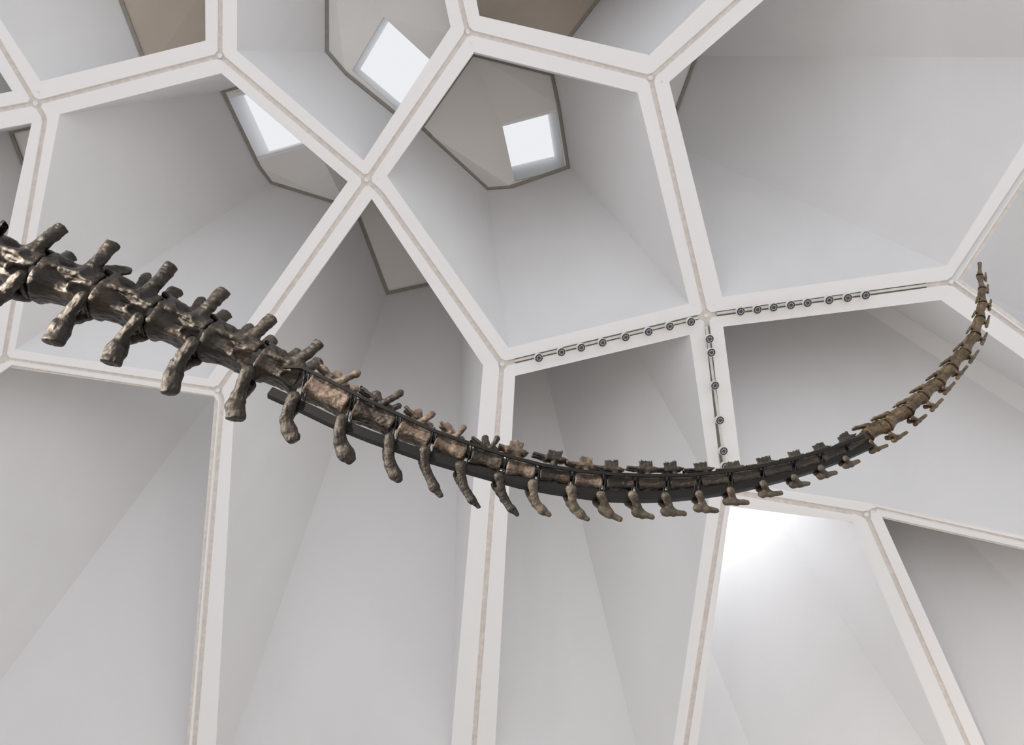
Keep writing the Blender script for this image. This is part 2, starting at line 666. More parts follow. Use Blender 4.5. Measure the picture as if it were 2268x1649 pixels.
HEAD = unit_head('track_spotlight')
ORD = ['first', 'second', 'third', 'fourth', 'fifth', 'sixth', 'seventh', 'eighth']
TRACKS = [
    ('H', 'G', (1140, 799), (1546, 703), [(1193, 792), (1243, 779), (1287, 769), (1334, 758), (1385, 746), (1436, 734), (1483, 722), (1530, 712)],
     'pale light track along the rib left of the four-way joint, sloping up to it',
     'round spotlight with dark lens, %s from the lower end of the left track'),
    ('G', 'I', (1588, 694), (2052, 631), [(1640, 689), (1677, 685), (1713, 680), (1751, 675), (1788, 670), (1836, 664), (1877, 659), (1917, 653)],
     'long pale light track on the rib leading towards the tail tip',
     'round spotlight with dark lens, %s from the four-way joint on the long right track'),
    ('G', 'J', (1564, 722), (1607, 1046), [(1571, 750), (1575, 780), (1583, 853), (1594, 930), (1602, 998), (1606, 1032)],
     'pale light track running down the rib towards the bones below',
     'round spotlight with dark lens, %s from the top of the downward track'),
]
for na, nb, p0, p1, heads, tlabel, hlabel in TRACKS:
    a, b = dome(p0, 0.0), dome(p1, 0.0)
    nrm = out((a + b) / 2)
    tr = empty('light_track', a)
    tr['label'] = tlabel
    tr['category'] = 'light track'
    tr['group'] = 'light tracks on the ribs'
    for nm, w_, n0, dp, mt in (('groove_shade_strip', 0.085, 0.01, 0.045, 'rail_shade'), ('rail', 0.034, -0.03, 0.05, 'rail')):  # the wide dark strip paints in the groove shadow on both sides of the rail
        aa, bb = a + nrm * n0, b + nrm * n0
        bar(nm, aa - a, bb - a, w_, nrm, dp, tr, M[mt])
    for k, hp in enumerate(heads):
        pos = dome(hp, -0.13)
        h = empty('track_spotlight', pos)
        h['label'] = hlabel % ORD[k]
        h['category'] = 'spotlight'
        h['group'] = 'spotlights on the ceiling tracks'
        aim = ((CAM - pos).normalized() * 1.0 + Vector((0.42, 0, -0.38))).normalized()
        h.rotation_euler = aim.to_track_quat('Z', 'Y').to_euler()
        for nm in ('housing', 'bezel', 'lens'):
            link(nm, HEAD[nm], h)
        link('bracket', HEAD['bracket'], h)

# ------------------------------------------------------------------ the fossil tail
rng = np.random.RandomState(7)
TAB = rng.rand(32, 32, 32).astype(np.float32)


def vnoise(p):
    i = np.floor(p).astype(int)
    f = p - i
    f = f * f * (3 - 2 * f)
    i &= 31
    j = (i + 1) & 31
    x0, y0, z0, x1, y1, z1 = i[:, 0], i[:, 1], i[:, 2], j[:, 0], j[:, 1], j[:, 2]
    fx, fy, fz = f[:, 0], f[:, 1], f[:, 2]
    c00 = TAB[x0, y0, z0] * (1 - fx) + TAB[x1, y0, z0] * fx
    c10 = TAB[x0, y1, z0] * (1 - fx) + TAB[x1, y1, z0] * fx
    c01 = TAB[x0, y0, z1] * (1 - fx) + TAB[x1, y0, z1] * fx
    c11 = TAB[x0, y1, z1] * (1 - fx) + TAB[x1, y1, z1] * fx
    return (c00 * (1 - fy) + c10 * fy) * (1 - fz) + (c01 * (1 - fy) + c11 * fy) * fz - 0.5


def fbm(p, oct_=3):
    v, a = 0, 1.0
    for k in range(oct_):
        v = v + a * vnoise(p * 2 ** k + 7.3 * k)
        a *= 0.5
    return v


def smin(a, b, k):
    h = np.clip(0.5 + 0.5 * (b - a) / k, 0, 1)
    return b * (1 - h) + a * h - k * h * (1 - h)


def smax(a, b, k):
    return -smin(-a, -b, k)


def cap(P, a, b, ra, rb, sz=1.0):
    """round cone from a to b; sz > 1 flattens it sideways"""
    a, b = np.array(a, float), np.array(b, float)
    S = np.array((1, 1, sz))
    Q, aa, bb = P * S, a * S, b * S
    ab = bb - aa
    t = np.clip(((Q - aa) @ ab) / max(ab @ ab, 1e-12), 0, 1)
    d = np.linalg.norm(Q - aa - t[:, None] * ab, axis=1) - (ra + (rb - ra) * t)
    return d / (1 + 0.3 * (sz - 1))


def ell(P, c, r):
    q = (P - np.array(c, float)) / np.array(r, float)
    n = np.linalg.norm(q, axis=1)
    return (n - 1) * min(r)


def surface_nets(fn, lo, hi, step):
    lo, hi = np.array(lo, float), np.array(hi, float)
    n = np.maximum(np.ceil((hi - lo) / step).astype(int) + 1, 4)
    ax = [lo[k] + step * np.arange(n[k]) for k in range(3)]
    G = np.stack(np.meshgrid(*ax, indexing='ij'), -1).reshape(-1, 3)
    V = fn(G).reshape(n)
    ins = V < 0
    cs = [(i, j, k) for i in (0, 1) for j in (0, 1) for k in (0, 1)]
    m = n - 1

    def sh(A, c):
        return A[c[0]:c[0] + m[0], c[1]:c[1] + m[1], c[2]:c[2] + m[2]]
    cnt = sum(sh(ins, c).astype(int) for c in cs)
    act = (cnt > 0) & (cnt < 8)
    idx = np.argwhere(act)
    vid = -np.ones(m, int)
    vid[act] = np.arange(len(idx))
    acc = np.zeros((len(idx), 3))
    num = np.zeros(len(idx))
    for c1 in cs:
        for axn in range(3):
            if c1[axn]:
                continue
            c2 = list(c1)
            c2[axn] = 1
            v1 = V[idx[:, 0] + c1[0], idx[:, 1] + c1[1], idx[:, 2] + c1[2]]
            v2 = V[idx[:, 0] + c2[0], idx[:, 1] + c2[1], idx[:, 2] + c2[2]]
            cr = (v1 < 0) != (v2 < 0)
            t = np.where(cr, v1 / np.where(cr, v1 - v2, 1), 0)
            pt = np.array(c1, float)[None] + np.eye(3)[axn][None] * t[:, None]
            acc += np.where(cr[:, None], pt, 0)
            num += cr
    verts = lo + (idx + acc / num[:, None]) * step
    quads = []
    for axn in range(3):
        o1, o2 = [(1, 2), (2, 0), (0, 1)][axn]
        sl1 = [slice(None)] * 3
        sl2 = [slice(None)] * 3
        sl1[axn], sl2[axn] = slice(0, -1), slice(1, None)
        ch = ins[tuple(sl1)] != ins[tuple(sl2)]
        e = np.argwhere(ch)
        e = e[(e[:, o1] > 0) & (e[:, o2] > 0) & (e[:, o1] < n[o1] - 1) & (e[:, o2] < n[o2] - 1)]
        first = ins[e[:, 0], e[:, 1], e[:, 2]]

        def g(d1, d2):
            q = e.copy()
            q[:, o1] -= d1
            q[:, o2] -= d2
            return vid[q[:, 0], q[:, 1], q[:, 2]]
        Q = np.stack([g(1, 1), g(0, 1), g(0, 0), g(1, 0)], 1)
        Q[~first] = Q[~first][:, ::-1]
        quads.append(Q)
    return verts, np.concatenate(quads)


def vnormals(v, q):
    fn = np.cross(v[q[:, 2]] - v[q[:, 0]], v[q[:, 3]] - v[q[:, 1]])
    nv = np.zeros_like(v)
    for k in range(4):
        np.add.at(nv, q[:, k], fn)
    return nv / np.maximum(np.linalg.norm(nv, axis=1, keepdims=True), 1e-12)


def np_mesh(name, v, q, nrm, mat):
    used = np.unique(q)
    mp = -np.ones(len(v), int)
    mp[used] = np.arange(len(used))
    q2 = mp[q]
    me = bpy.data.meshes.new(name)
    me.vertices.add(len(used))
    me.vertices.foreach_set('co', v[used].astype(np.float32).ravel())
    me.loops.add(len(q2) * 4)
    me.loops.foreach_set('vertex_index', q2.astype(np.int32).ravel())
    me.polygons.add(len(q2))
    me.polygons.foreach_set('loop_start', np.arange(0, len(q2) * 4, 4, dtype=np.int32))
    me.polygons.foreach_set('loop_total', np.full(len(q2), 4, np.int32))
    me.update(calc_edges=True)
    me.polygons.foreach_set('use_smooth', [True] * len(q2))
    me.normals_split_custom_set_from_vertices([tuple(x) for x in nrm[used]])
    me.materials.append(mat)
    return me


# the tail hangs in an upright plane, its far end a little further away
YAW = math.radians(11)
TU = Vector((math.cos(YAW), math.sin(YAW), 0))
TL = Vector((math.sin(YAW), -math.cos(YAW), 0))     # towards the viewer
TZ = Vector((0, 0, 1))
TO = CAM + ray((1134, 1010)) * (3.9)
TU_, TL_, TZ_ = np.array(TU), np.array(TL), np.array(TZ)


def pl(px, l=0.0):
    """plane coordinates (along, up, sideways) of a point of the tail"""
    d = ray(px)
    o = TO + TL * l
    p = CAM + d * ((o - CAM).dot(TL) / d.dot(TL)) - TO
    return np.array((p.dot(TU), p.dot(TZ), l))


def psc(px):
    d = ray(px)
    return ((TO - CAM).dot(TL) / d.dot(TL)) / FPX


def to_world(v):
    return v[:, :1] * TU_ + v[:, 1:2] * TZ_ + v[:, 2:3] * TL_


def to_world1(v):
    return TU * float(v[0]) + TZ * float(v[1]) + TL * float(v[2])


tail = empty('dinosaur_tail', TO)
tail['label'] = 'dark brown fossil dinosaur tail skeleton on a curved black steel mount'
tail['category'] = 'dinosaur skeleton'

M['b_dark'] = bone('bone_dark', [(0.30, (0.009, 0.008, 0.007)), (0.48, (0.032, 0.024, 0.018)), (0.60, (0.075, 0.048, 0.030)), (0.76, (0.13, 0.085, 0.056))], (0.28, 0.5), 6, 0.3)
M['b_mid'] = bone('bone_mid', [(0.30, (0.016, 0.013, 0.011)), (0.46, (0.050, 0.038, 0.028)), (0.60, (0.12, 0.088, 0.060)), (0.76, (0.20, 0.16, 0.12))], (0.32, 0.55), 9, 0.2)
M['b_tan'] = bone('bone_tan', [(0.32, (0.030, 0.023, 0.018)), (0.46, (0.11, 0.078, 0.056)), (0.57, (0.26, 0.195, 0.152)), (0.72, (0.36, 0.285, 0.235))], (0.4, 0.65), 8, 0.1, 9.0, dim=0.55)
M['b_bronze'] = bone('bone_bronze', [(0.30, (0.026, 0.018, 0.011)), (0.46, (0.100, 0.068, 0.036)), (0.62, (0.20, 0.142, 0.080)), (0.78, (0.30, 0.22, 0.135))], (0.26, 0.45), 14, 0.3, dim=0.7, metal=0.3)
M['c_dark'] = bone('chevron_dark', [(0.30, (0.018, 0.016, 0.014)), (0.5, (0.054, 0.045, 0.037)), (0.66, (0.095, 0.073, 0.055)), (0.8, (0.14, 0.105, 0.08))], (0.35, 0.55), 10, 0.15)
M['c_tan'] = bone('chevron_tan', [(0.30, (0.045, 0.037, 0.030)), (0.48, (0.11, 0.090, 0.068)), (0.66, (0.18, 0.148, 0.112)), (0.8, (0.24, 0.20, 0.155))], (0.4, 0.6), 16, 0.1, dim=0.6)

# joints along the tail: centre of the front face of each vertebra, half height in the frame
VJ = [((-170, 535), 56), ((-42, 574), 55), ((88, 617), 53), ((221, 658), 50), ((346, 706), 48), ((457, 754), 46), ((570, 801), 43),
      ((677, 850), 34), ((780, 903), 31), ((881, 944), 28), ((960, 976), 27), ((1037, 1009), 25), ((1115, 1033), 24),
      ((1187, 1049), 22), ((1264, 1061), 21), ((1334, 1069), 21), ((1404, 1072), 20), ((1474, 1073), 18), ((1543, 1069), 17),
      ((1612, 1062), 16), ((1681, 1051), 15), ((1752, 1035), 14), ((1812, 1019), 13.5), ((1869, 997), 13.5), ((1918, 966), 16),
      ((1961, 943), 16), ((2008, 911), 15), ((2043, 879), 14), ((2078, 849), 13.5), ((2107, 816), 13), ((2136, 781), 12),
      ((2160, 743), 11), ((2171, 706), 10), ((2177, 673), 9), ((2176, 641), 8), ((2170, 612), 7), ((2170, 581), 4)]
TIPS = {0: (12, 505), 1: (137, 504), 2: (249, 541), 3: (379, 590), 4: (495, 644), 5: (602, 705), 6: (707, 760), 7: (794, 825), 8: (891, 867),
        9: (961, 913), 10: (1029, 943), 11: (1104, 967)}
SPINES = {0: (-5, 520), 1: (105, 530), 2: (285, 592), 3: (330, 606), 4: (450, 660), 5: (556, 718), 6: (662, 772), 7: (752, 824), 8: (836, 868), 9: (929, 908),
          10: (993, 937), 11: (1076, 966), 12: (1145, 985), 13: (1230, 1003), 14: (1299, 1019), 15: (1355, 1026), 16: (1431, 1027),
          17: (1485, 1028), 18: (1552, 1029), 19: (1624, 1027), 20: (1692, 1017), 21: (1759, 1003), 22: (1813, 987), 23: (1868, 965)}
LOOK = {**{i: 'b_dark' for i in range(7)}, 7: 'b_tan', 8: 'b_dark', 9: 'b_tan', 10: 'b_tan', 11: 'b_mid', 12: 'b_tan', 13: 'b_dark', 14: 'b_tan',
        **{i: 'b_mid' for i in range(15, 24)}, **{i: 'b_bronze' for i in range(24, 40)}}


def finish(name, verts, quads, h, seed, axis, amp=1.0):
    """surface relief: lumps, fine pitting and grain along the bone"""
    nv = vnormals(verts, quads)
    p = verts / h + seed * 3.7
    ax = np.array(axis, float)
    ax /= np.linalg.norm(ax)
    al = (p @ ax)[:, None] * ax
    grain = vnoise((p - al) * 11 + al * 1.6)
    d = (0.080 * fbm(p * 1.8) + 0.034 * fbm(p * 5.5, 2) + 0.042 * grain) * h * amp
    verts = verts + nv * d[:, None]
    return verts, vnormals(verts, quads)


def vertebra(i):
    (pa, ha), (pb, hb) = VJ[i], VJ[i + 1]
    gap = 0.02 if i < 6 else 0.075 if i < 23 else 0.045
    A, B = pl(pa), pl(pb)
    ab = B - A
    A, B = A + ab * gap, B - ab * gap
    if i == 6:
        B = B - ab * 0.05
    L = np.linalg.norm(B - A)
    X = (B - A) / L
    Y = np.array((-X[1], X[0], 0))
    C = (A + B) / 2
    sc = psc(((pa[0] + pb[0]) / 2, (pa[1] + pb[1]) / 2))
    h0, h1 = ha * sc, (hb if i != 6 else 36) * sc
    if i == 23:
        h1 = 14 * sc
    if i >= 24:
        h0, h1 = h0 * 1.12, h1 * 1.12
    h = (h0 + h1) / 2
    R = np.stack((X, Y, np.array((0, 0, 1.0))), 0)

    def loc(px, l=0.0):
        return R @ (pl(px, l) - C)

    groups = {}
    cav = []
    waist = 0.28 if i < 7 else 0.16 if i < 24 else 0.40
    zs = 0.92

    def centrum(P):
        t = np.clip(P[:, 0] / (L / 2), -1.15, 1.15)
        r = (h0 + (h1 - h0) * (t + 1) / 2) * (1 - waist * (1 - t * t))
        ex = 2.6 if i < 7 else 3.2 if i < 24 else 2.2
        q = (np.abs(P[:, 1]) ** ex + np.abs(P[:, 2] / zs) ** ex) ** (1 / ex)
        return smax(q - r, np.abs(P[:, 0]) - L / 2, 0.16 * h)

    g0 = [centrum]
    kk = (0.21 if i < 7 else 0.2) * h
    if i < 7:
        lp = 0.86 * h
        tip = loc(TIPS[i], lp)
        s = {}
        for sd in (1, -1):
            t_ = tip * np.array((1, 1, sd))
            base = np.array((0.19 * L, 0.46 * h, sd * 0.48 * h))
            mid = base * 0.48 + t_ * 0.52 + np.array((0.04 * h, -0.14 * h, sd * 0.06 * h))
            end = t_ - (t_ - mid) / np.linalg.norm(t_ - mid) * 0.14 * h
            dr = (t_ - mid) / np.linalg.norm(t_ - mid)
            s[sd] = [(base, mid, 0.52 * h, 0.30 * h), (mid, t_ + dr * 0.1 * h, 0.31 * h, 0.36 * h), (t_ + dr * 0.08 * h, dr)]
        groups['transverse_process'] = lambda P: smax(smin(cap(P, *s[1][0], 1.4), cap(P, *s[1][1], 1.6), 0.12 * h), (P - s[1][2][0]) @ s[1][2][1], 0.08 * h)
        groups['transverse_process.far'] = lambda P: smax(smin(cap(P, *s[-1][0], 1.4), cap(P, *s[-1][1], 1.6), 0.12 * h), (P - s[-1][2][0]) @ s[-1][2][1], 0.08 * h)
        for sd in (1, -1):
            g0.append(lambda P, sd=sd: cap(P, (-0.42 * L, 0.92 * h, sd * 0.42 * h), (-0.26 * L, 0.42 * h, sd * 0.70 * h), 0.22 * h, 0.18 * h))
            g0.append(lambda P, sd=sd: cap(P, (0.45 * L, 0.60 * h, sd * 0.62 * h), (0.16 * L, -0.42 * h, sd * 0.78 * h), 0.17 * h, 0.14 * h))
            g0.append(lambda P, sd=sd: cap(P, (-0.42 * L, 0.35 * h, sd * 0.74 * h), (-0.42 * L, -0.55 * h, sd * 0.66 * h), 0.17 * h, 0.18 * h))
            g0.append(lambda P, sd=sd: cap(P, (-0.42 * L, -0.50 * h, sd * 0.45 * h), (0.42 * L, -0.50 * h, sd * 0.40 * h), 0.16 * h, 0.16 * h))
            g0.append(lambda P, sd=sd: cap(P, (-0.30 * L, 0.30 * h, sd * 0.78 * h), (0.18 * L, 0.34 * h, sd * 0.80 * h), 0.12 * h, 0.16 * h))
            cav.append(lambda P, sd=sd: ell(P, (-0.08 * L, 0.98 * h, sd * 0.80 * h), (0.20 * L, 0.36 * h, 0.40 * h)))
            cav.append(lambda P, sd=sd: ell(P, (0.10 * L, -0.04 * h, sd * 1.02 * h), (0.17 * L, 0.12 * h, 0.40 * h)))
            cav.append(lambda P, sd=sd: ell(P, (-0.14 * L, -0.18 * h, sd * 1.18 * h), (0.24 * L, 0.40 * h, 0.44 * h)))
            cav.append(lambda P, sd=sd: ell(P, (0.47 * L, -0.50 * h, sd * 1.0 * h), (0.26 * L, 0.50 * h, 0.55 * h)))
        ar, sw, sth = 0.32 * h, 0.26 * h, 2.4
    elif i < 12:
        lp = 0.95 * h
        tip = loc(TIPS[i], lp)
        s = {}
        for sd in (1, -1):
            t_ = tip * np.array((1, 1, sd))
            base = np.array((-0.06 * L, 0.55 * h, sd * 0.55 * h))
            mid = base * 0.45 + t_ * 0.55 + np.array((0.0, -0.12 * h, 0))
            end = t_ - (t_ - mid) / np.linalg.norm(t_ - mid) * 0.16 * h
            s[sd] = [(base, mid, 0.36 * h, 0.22 * h), (mid, end, 0.23 * h, 0.29 * h)]
        groups['transverse_process'] = lambda P: smin(cap(P, *s[1][0], 1.4), cap(P, *s[1][1], 1.4), 0.1 * h)
        groups['transverse_process.far'] = lambda P: smin(cap(P, *s[-1][0], 1.4), cap(P, *s[-1][1], 1.4), 0.1 * h)
        ar, sw, sth = 0.36 * h, 0.34 * h, 2.6
    if 7 <= i < 24:
        for sd in (1, -1):
            cav.append(lambda P, sd=sd: ell(P, (-0.04 * L, -0.05 * h, sd * 1.12 * h), (0.34 * L, 0.55 * h, 0.42 * h)))
        cav.append(lambda P: ell(P, (0, -1.25 * h, 0), (0.30 * L, 0.5 * h, 0.9 * h)))
    if i < 24:
        sp = loc(SPINES[i])
        if i >= 12:
            hw = 0.25 * L
            ar = 0.34 * h
            thick = 0.10 * h
            ytop = sp[1] + 0.38 * h

            def spine(P, sp=sp, hw=hw, thick=thick, ytop=ytop):
                wv = 0.34 * h * vnoise(np.stack((P[:, 0] / h * 9 + i, P[:, 0] * 0 + i, P[:, 2] / h * 2), 1))
                dx = np.abs(P[:, 0] - sp[0] + 0.12 * (ytop - P[:, 1])) - hw * (1 + 0.03 * (P[:, 1] - sp[1]) / h)
                dy = np.maximum(P[:, 1] - ytop - wv, sp[1] - 0.8 * h - P[:, 1])
                dz = np.abs(P[:, 2]) - thick
                return smax(smax(dx, dy, 0.08 * h), dz, 0.05 * h)
            groups['neural_spine'] = spine
            ya = sp[1] - 0.86 * h
            g0.append(lambda P: cap(P, (sp[0] - 0.30 * L, ya, 0), (sp[0] + 0.26 * L, ya + 0.05 * h, 0), 0.42 * h, 0.38 * h, 0.9))
            g0.append(lambda P: cap(P, (-0.02 * L, 0.7 * h, 0), (sp[0] - 0.04 * L, ya, 0), 0.42 * h, 0.34 * h, 1.0))
            pz0, pz1, pr_ = (sp[0] - 0.25 * L, ya + 0.02 * h), (sp[0] - 0.74 * L, ya + 0.22 * h), 0.19 * h
            for sd in (1, -1):
                g0.append(lambda P, sd=sd: cap(P, (sp[0] + 0.2 * L, ya, sd * 0.2 * h), (sp[0] + 0.42 * L, ya + 0.1 * h, sd * 0.2 * h), 0.17 * h, 0.11 * h))
        else:
            groups['neural_spine'] = lambda P: cap(P, (-0.02 * L, 1.0 * h, 0), sp - np.array((0, 0.2 * h, 0)), sw * 1.25, sw, sth)
            g0.append(lambda P: cap(P, (-0.26 * L, 0.92 * h, 0), (0.25 * L, 0.92 * h, 0), ar, ar * 0.85))
            if i > 6:
                g0.append(lambda P: cap(P, (-0.22 * L, 1.3 * h, 0), (0.2 * L, 1.25 * h, 0), 0.28 * h, 0.25 * h))
            pz0, pz1, pr_ = ((-0.2 * L, 1.02 * h), (-0.66 * L, 1.25 * h), 0.15 * h) if i < 7 else ((-0.2 * L, 1.3 * h), (-0.62 * L, 1.78 * h), 0.16 * h)
        groups['prezygapophysis'] = lambda P: np.minimum(cap(P, (*pz0, 0.26 * h), (*pz1, 0.30 * h), pr_ * 1.25, pr_),
                                                         cap(P, (*pz0, -0.26 * h), (*pz1, -0.30 * h), pr_ * 1.25, pr_))
    elif i < 34:
        g0.append(lambda P: cap(P, (-0.22 * L, 0.86 * h, 0), (0.40 * L, 0.88 * h, 0), 0.38 * h, 0.22 * h))
        f = 1.0 if i < 31 else 0.6
        groups['prezygapophysis'] = lambda P: np.minimum(cap(P, (-0.12 * L, 1.1 * h, 0.2 * h), (-(0.42 + 0.33 * f) * L, 1.55 * h, 0.22 * h), 0.25 * h, 0.16 * h),
                                                         cap(P, (-0.12 * L, 1.1 * h, -0.2 * h), (-(0.42 + 0.33 * f) * L, 1.55 * h, -0.22 * h), 0.25 * h, 0.16 * h))

    def base(P):
        d = g0[0](P)
        for f_ in g0[1:]:
            d = smin(d, f_(P), kk)
        for c_ in cav:
            d = smax(d, -c_(P), 0.16 * h)
        return d

    def full(P):
        d = base(P)
        for f_ in groups.values():
            d = smin(d, f_(P), kk)
        if i < 7:
            for c_ in cav:
                d = smax(d, -c_(P), 0.11 * h)
        return d

    pts = [np.array((-0.9 * L, -1.2 * h, -1.3 * h)), np.array((0.62 * L, 1.75 * h, 1.3 * h))]
    for dct in (TIPS, SPINES):
        if i in dct and i < 24:
            q = loc(dct[i], 0)
            pts += [q - 0.6 * h, q + 0.6 * h]
    lo = np.min(pts, 0)
    hi = np.max(pts, 0)
    lo[2], hi[2] = -1.4 * h, 1.4 * h
    if i < 24 and i not in TIPS:
        lo[2], hi[2] = -1.15 * h, 1.15 * h
    step = h / 20 if i < 7 else h / 17 if i < 12 else h / 13
    v, q = surface_nets(full, lo, hi, step)
    v, nv = finish('vertebra', v, q, h, i + 1, (1, 0, 0), 1.0 if i < 7 else 1.25 if i < 24 else 1.6)
    fc = v[q].mean(1)
    names = ['vertebra'] + list(groups)
    D = np.stack([base(fc)] + [g(fc) for g in groups.values()], 1)
    lab = D.argmin(1)
    vw = to_world(v @ R + C)
    nw = to_world(nv @ R)
    mat = M[LOOK[i]]
    root = None
    for k, nm in enumerate(names):
        sel = q[lab == k]
        if k == 0:
            root = link('vertebra', np_mesh('vertebra', vw, sel, nw, mat), tail)
        elif len(sel):
            link(nm.split('.')[0], np_mesh(nm, vw, sel, nw, mat), root)
    return h, L


VH = []
for i in range(len(VJ) - 1):
    VH.append(vertebra(i))

# --- chevrons: blades that hang below each joint; polyline (point, width in the frame)
CHEV = [
    [((45, 612), 30), ((18, 640), 27), ((-12, 662), 40), (-14, 690)],
    [((182, 657), 31), ((163, 680), 26), ((148, 702), 28), ((131, 730), 44), ((118, 755), 50), (120, 760)],
    [((308, 706), 31), ((287, 727), 26), ((273, 746), 28), ((257, 775), 43), ((247, 800), 48), (249, 806)],
    [((426, 762), 33), ((406, 784), 27), ((393, 806), 28), ((384, 832), 37), ((378, 862), 42), (378, 872)],
    [((549, 822), 33), ((538, 850), 25), ((528, 876), 27), ((521, 900), 38), ((522, 922), 42), (521, 929)],
    [((651, 880), 29), ((640, 905), 25), ((633, 928), 25), ((640, 952), 33), ((648, 968), 32), (651, 979)],
    [((757, 928), 26), ((752, 955), 24), ((754, 978), 30), ((766, 1004), 36), ((774, 1015), 27)],
    [((863, 970), 25), ((861, 1000), 22), ((864, 1025), 25), ((875, 1050), 28), ((882, 1061), 18)],
    [((942, 998), 25), ((941, 1020), 18), ((947, 1045), 18), ((962, 1078), 22), ((975, 1096), 14)],
    [((1020, 1031), 24), ((1022, 1055), 17), ((1029, 1078), 17), ((1045, 1106), 18), ((1060, 1121), 11)],
    [((1105, 1056), 22), ((1110, 1080), 16), ((1117, 1102), 16), ((1132, 1126), 18), ((1145, 1138), 12)],
    [((1180, 1072), 24), ((1183, 1095), 17), ((1188, 1113), 18), ((1201, 1129), 20), ((1216, 1139), 12)],
    [((1266, 1084), 24), ((1267, 1105), 17), ((1273, 1124), 20), ((1286, 1139), 20), ((1301, 1149), 11)],
]
FEET = [((1331, 1096), (1336, 1130), (1372, 1149)), ((1401, 1096), (1411, 1135), (1444, 1144)), ((1475, 1099), (1475, 1133), (1515, 1136)),
        ((1549, 1094), (1547, 1125), (1587, 1130)), ((1618, 1086), (1612, 1111), (1655, 1112)), ((1691, 1071), (1690, 1094), (1730, 1091)),
        ((1759, 1057), (1757, 1073), (1790, 1070)), ((1818, 1036), (1818, 1054), (1851, 1046)), ((1873, 1015), (1874, 1031), (1902, 1021)),
        ((1929, 978), (1932, 999), (1964, 986)), ((1973, 961), (1981, 974), (2008, 957)), ((2022, 925), (2028, 938), (2051, 919)),
        ((2057, 893), (2065, 906), (2087, 884)), ((2089, 858), (2094, 869), (2114, 847)), ((2117, 823), (2122, 835), (2142, 811)),
        ((2145, 786), (2150, 800), (2167, 776)), ((2169, 746), (2176, 759), (2186, 737)), ((2179, 710), (2185, 721), (2191, 699)),
        ((2187, 673), (2191, 684), (2195, 664)), ((2181, 635), (2187, 646), (2188, 630)), ((2175, 613), (2183, 620), (2183, 604))]


def chevron_mesh(prims, h, lo, hi, step, seed, mat, kk, axis, end=None):
    def full(P):
        d = cap(P, *prims[0])
        for p in prims[1:]:
            d = smin(d, cap(P, *p), kk)
        if end is not None:
            d = smax(d, (P - end[0]) @ end[1], 0.07 * h)
        return d
    v, q = surface_nets(full, lo, hi, step)
    v, nv = finish('chevron', v, q, h, seed, axis, 1.0)
    link('chevron', np_mesh('chevron', to_world(v), q, to_world(nv), mat), tail)


for i, ch in enumerate(CHEV):
    sc = psc(ch[0][0])
    hj = VJ[i + 2][1] * sc if i + 2 < len(VJ) else 0.03
    lh = 0.62 * hj if i < 6 else 0.78 * hj
    clip = None
    if not isinstance(ch[-1][0], tuple):
        clip = pl(ch[-1], 0)
        ch = ch[:-1]
    m = len(ch)
    prims = []
    P3, RR = [], []
    for k, (p, w) in enumerate(ch):
        t = k / (m - 1)
        l = lh * max(0.0, 1 - t / 0.62)
        P3.append(pl(p, l))
        RR.append(w / 2 * sc)
    # pull the tip back by its radius so that the blade ends where the bone does
    for k in range(m - 1):
        sz = 1.25 if k < m // 2 else 1.7
        prims.append((P3[k], P3[k + 1], RR[k], RR[k + 1], sz))
    for k in range(m - 1):
        if P3[k][2] > 1e-6:
            f = np.array((1, 1, -1))
            prims.append((P3[k] * f, P3[k + 1] * f, RR[k], RR[k + 1], 1.25))
    al = np.array(P3)
    pad = max(RR) * 1.6
    lo, hi = al.min(0) - pad, al.max(0) + pad
    lo[2] = -hi[2]
    chevron_mesh(prims, max(RR) * 2.2, lo, hi, max(max(RR) / 11, 0.0018), i + 41, M['c_dark'] if i < 11 else M['c_tan'], 0.25 * max(RR), P3[-1] - P3[0],
                 None if clip is None else (clip, (P3[-1] - P3[-3]) / np.linalg.norm(P3[-1] - P3[-3])))

for i, (hd, heel, toe) in enumerate(FEET):
    sc = psc(hd)
    j = i + 15
    hj = VJ[min(j, len(VJ) - 1)][1] * sc
    lh = 0.78 * hj if i < 9 else 0.5 * hj
    foot_w = max(5.0, 20 - 0.85 * i if i < 9 else 10.5 - 0.42 * (i - 9)) / 2 * sc
    stem_w = max(4.5, 22 - 0.9 * i if i < 9 else 12 - 0.5 * (i - 9)) / 2 * sc
    H_, E_, T_ = pl(hd, lh), pl(heel, 0), pl(toe, 0)
    mid = E_ * 0.62 + T_ * 0.38
    f = np.array((1, 1, -1))
    back = E_ + (E_ - T_) * 0.10
    prims = [(H_, (H_ + mid) / 2 * np.array((1, 1, .7)), stem_w, stem_w * 0.75, 1.3), ((H_ + mid) / 2 * np.array((1, 1, .7)), mid, stem_w * 0.75, foot_w, 1.5),
             (H_ * f, mid, stem_w, foot_w * 0.8, 1.3), (back, T_, foot_w, foot_w * 0.72, 1.6), ((H_ * 0.4 + mid * 0.6) * np.array((1, 1, 0)), E_, foot_w * 0.8, foot_w, 1.6)]
    al = np.array([H_, E_, T_, back])
    pad = max(foot_w, stem_w) * 1.7
    lo, hi = al.min(0) - pad, al.max(0) + pad
    lo[2] = -hi[2]
    chevron_mesh(prims, stem_w * 2.4, lo, hi, max(foot_w / 6, 0.0011), i + 71, M['c_tan'] if i < 9 else M['b_bronze'], 0.5 * foot_w, T_ - E_)


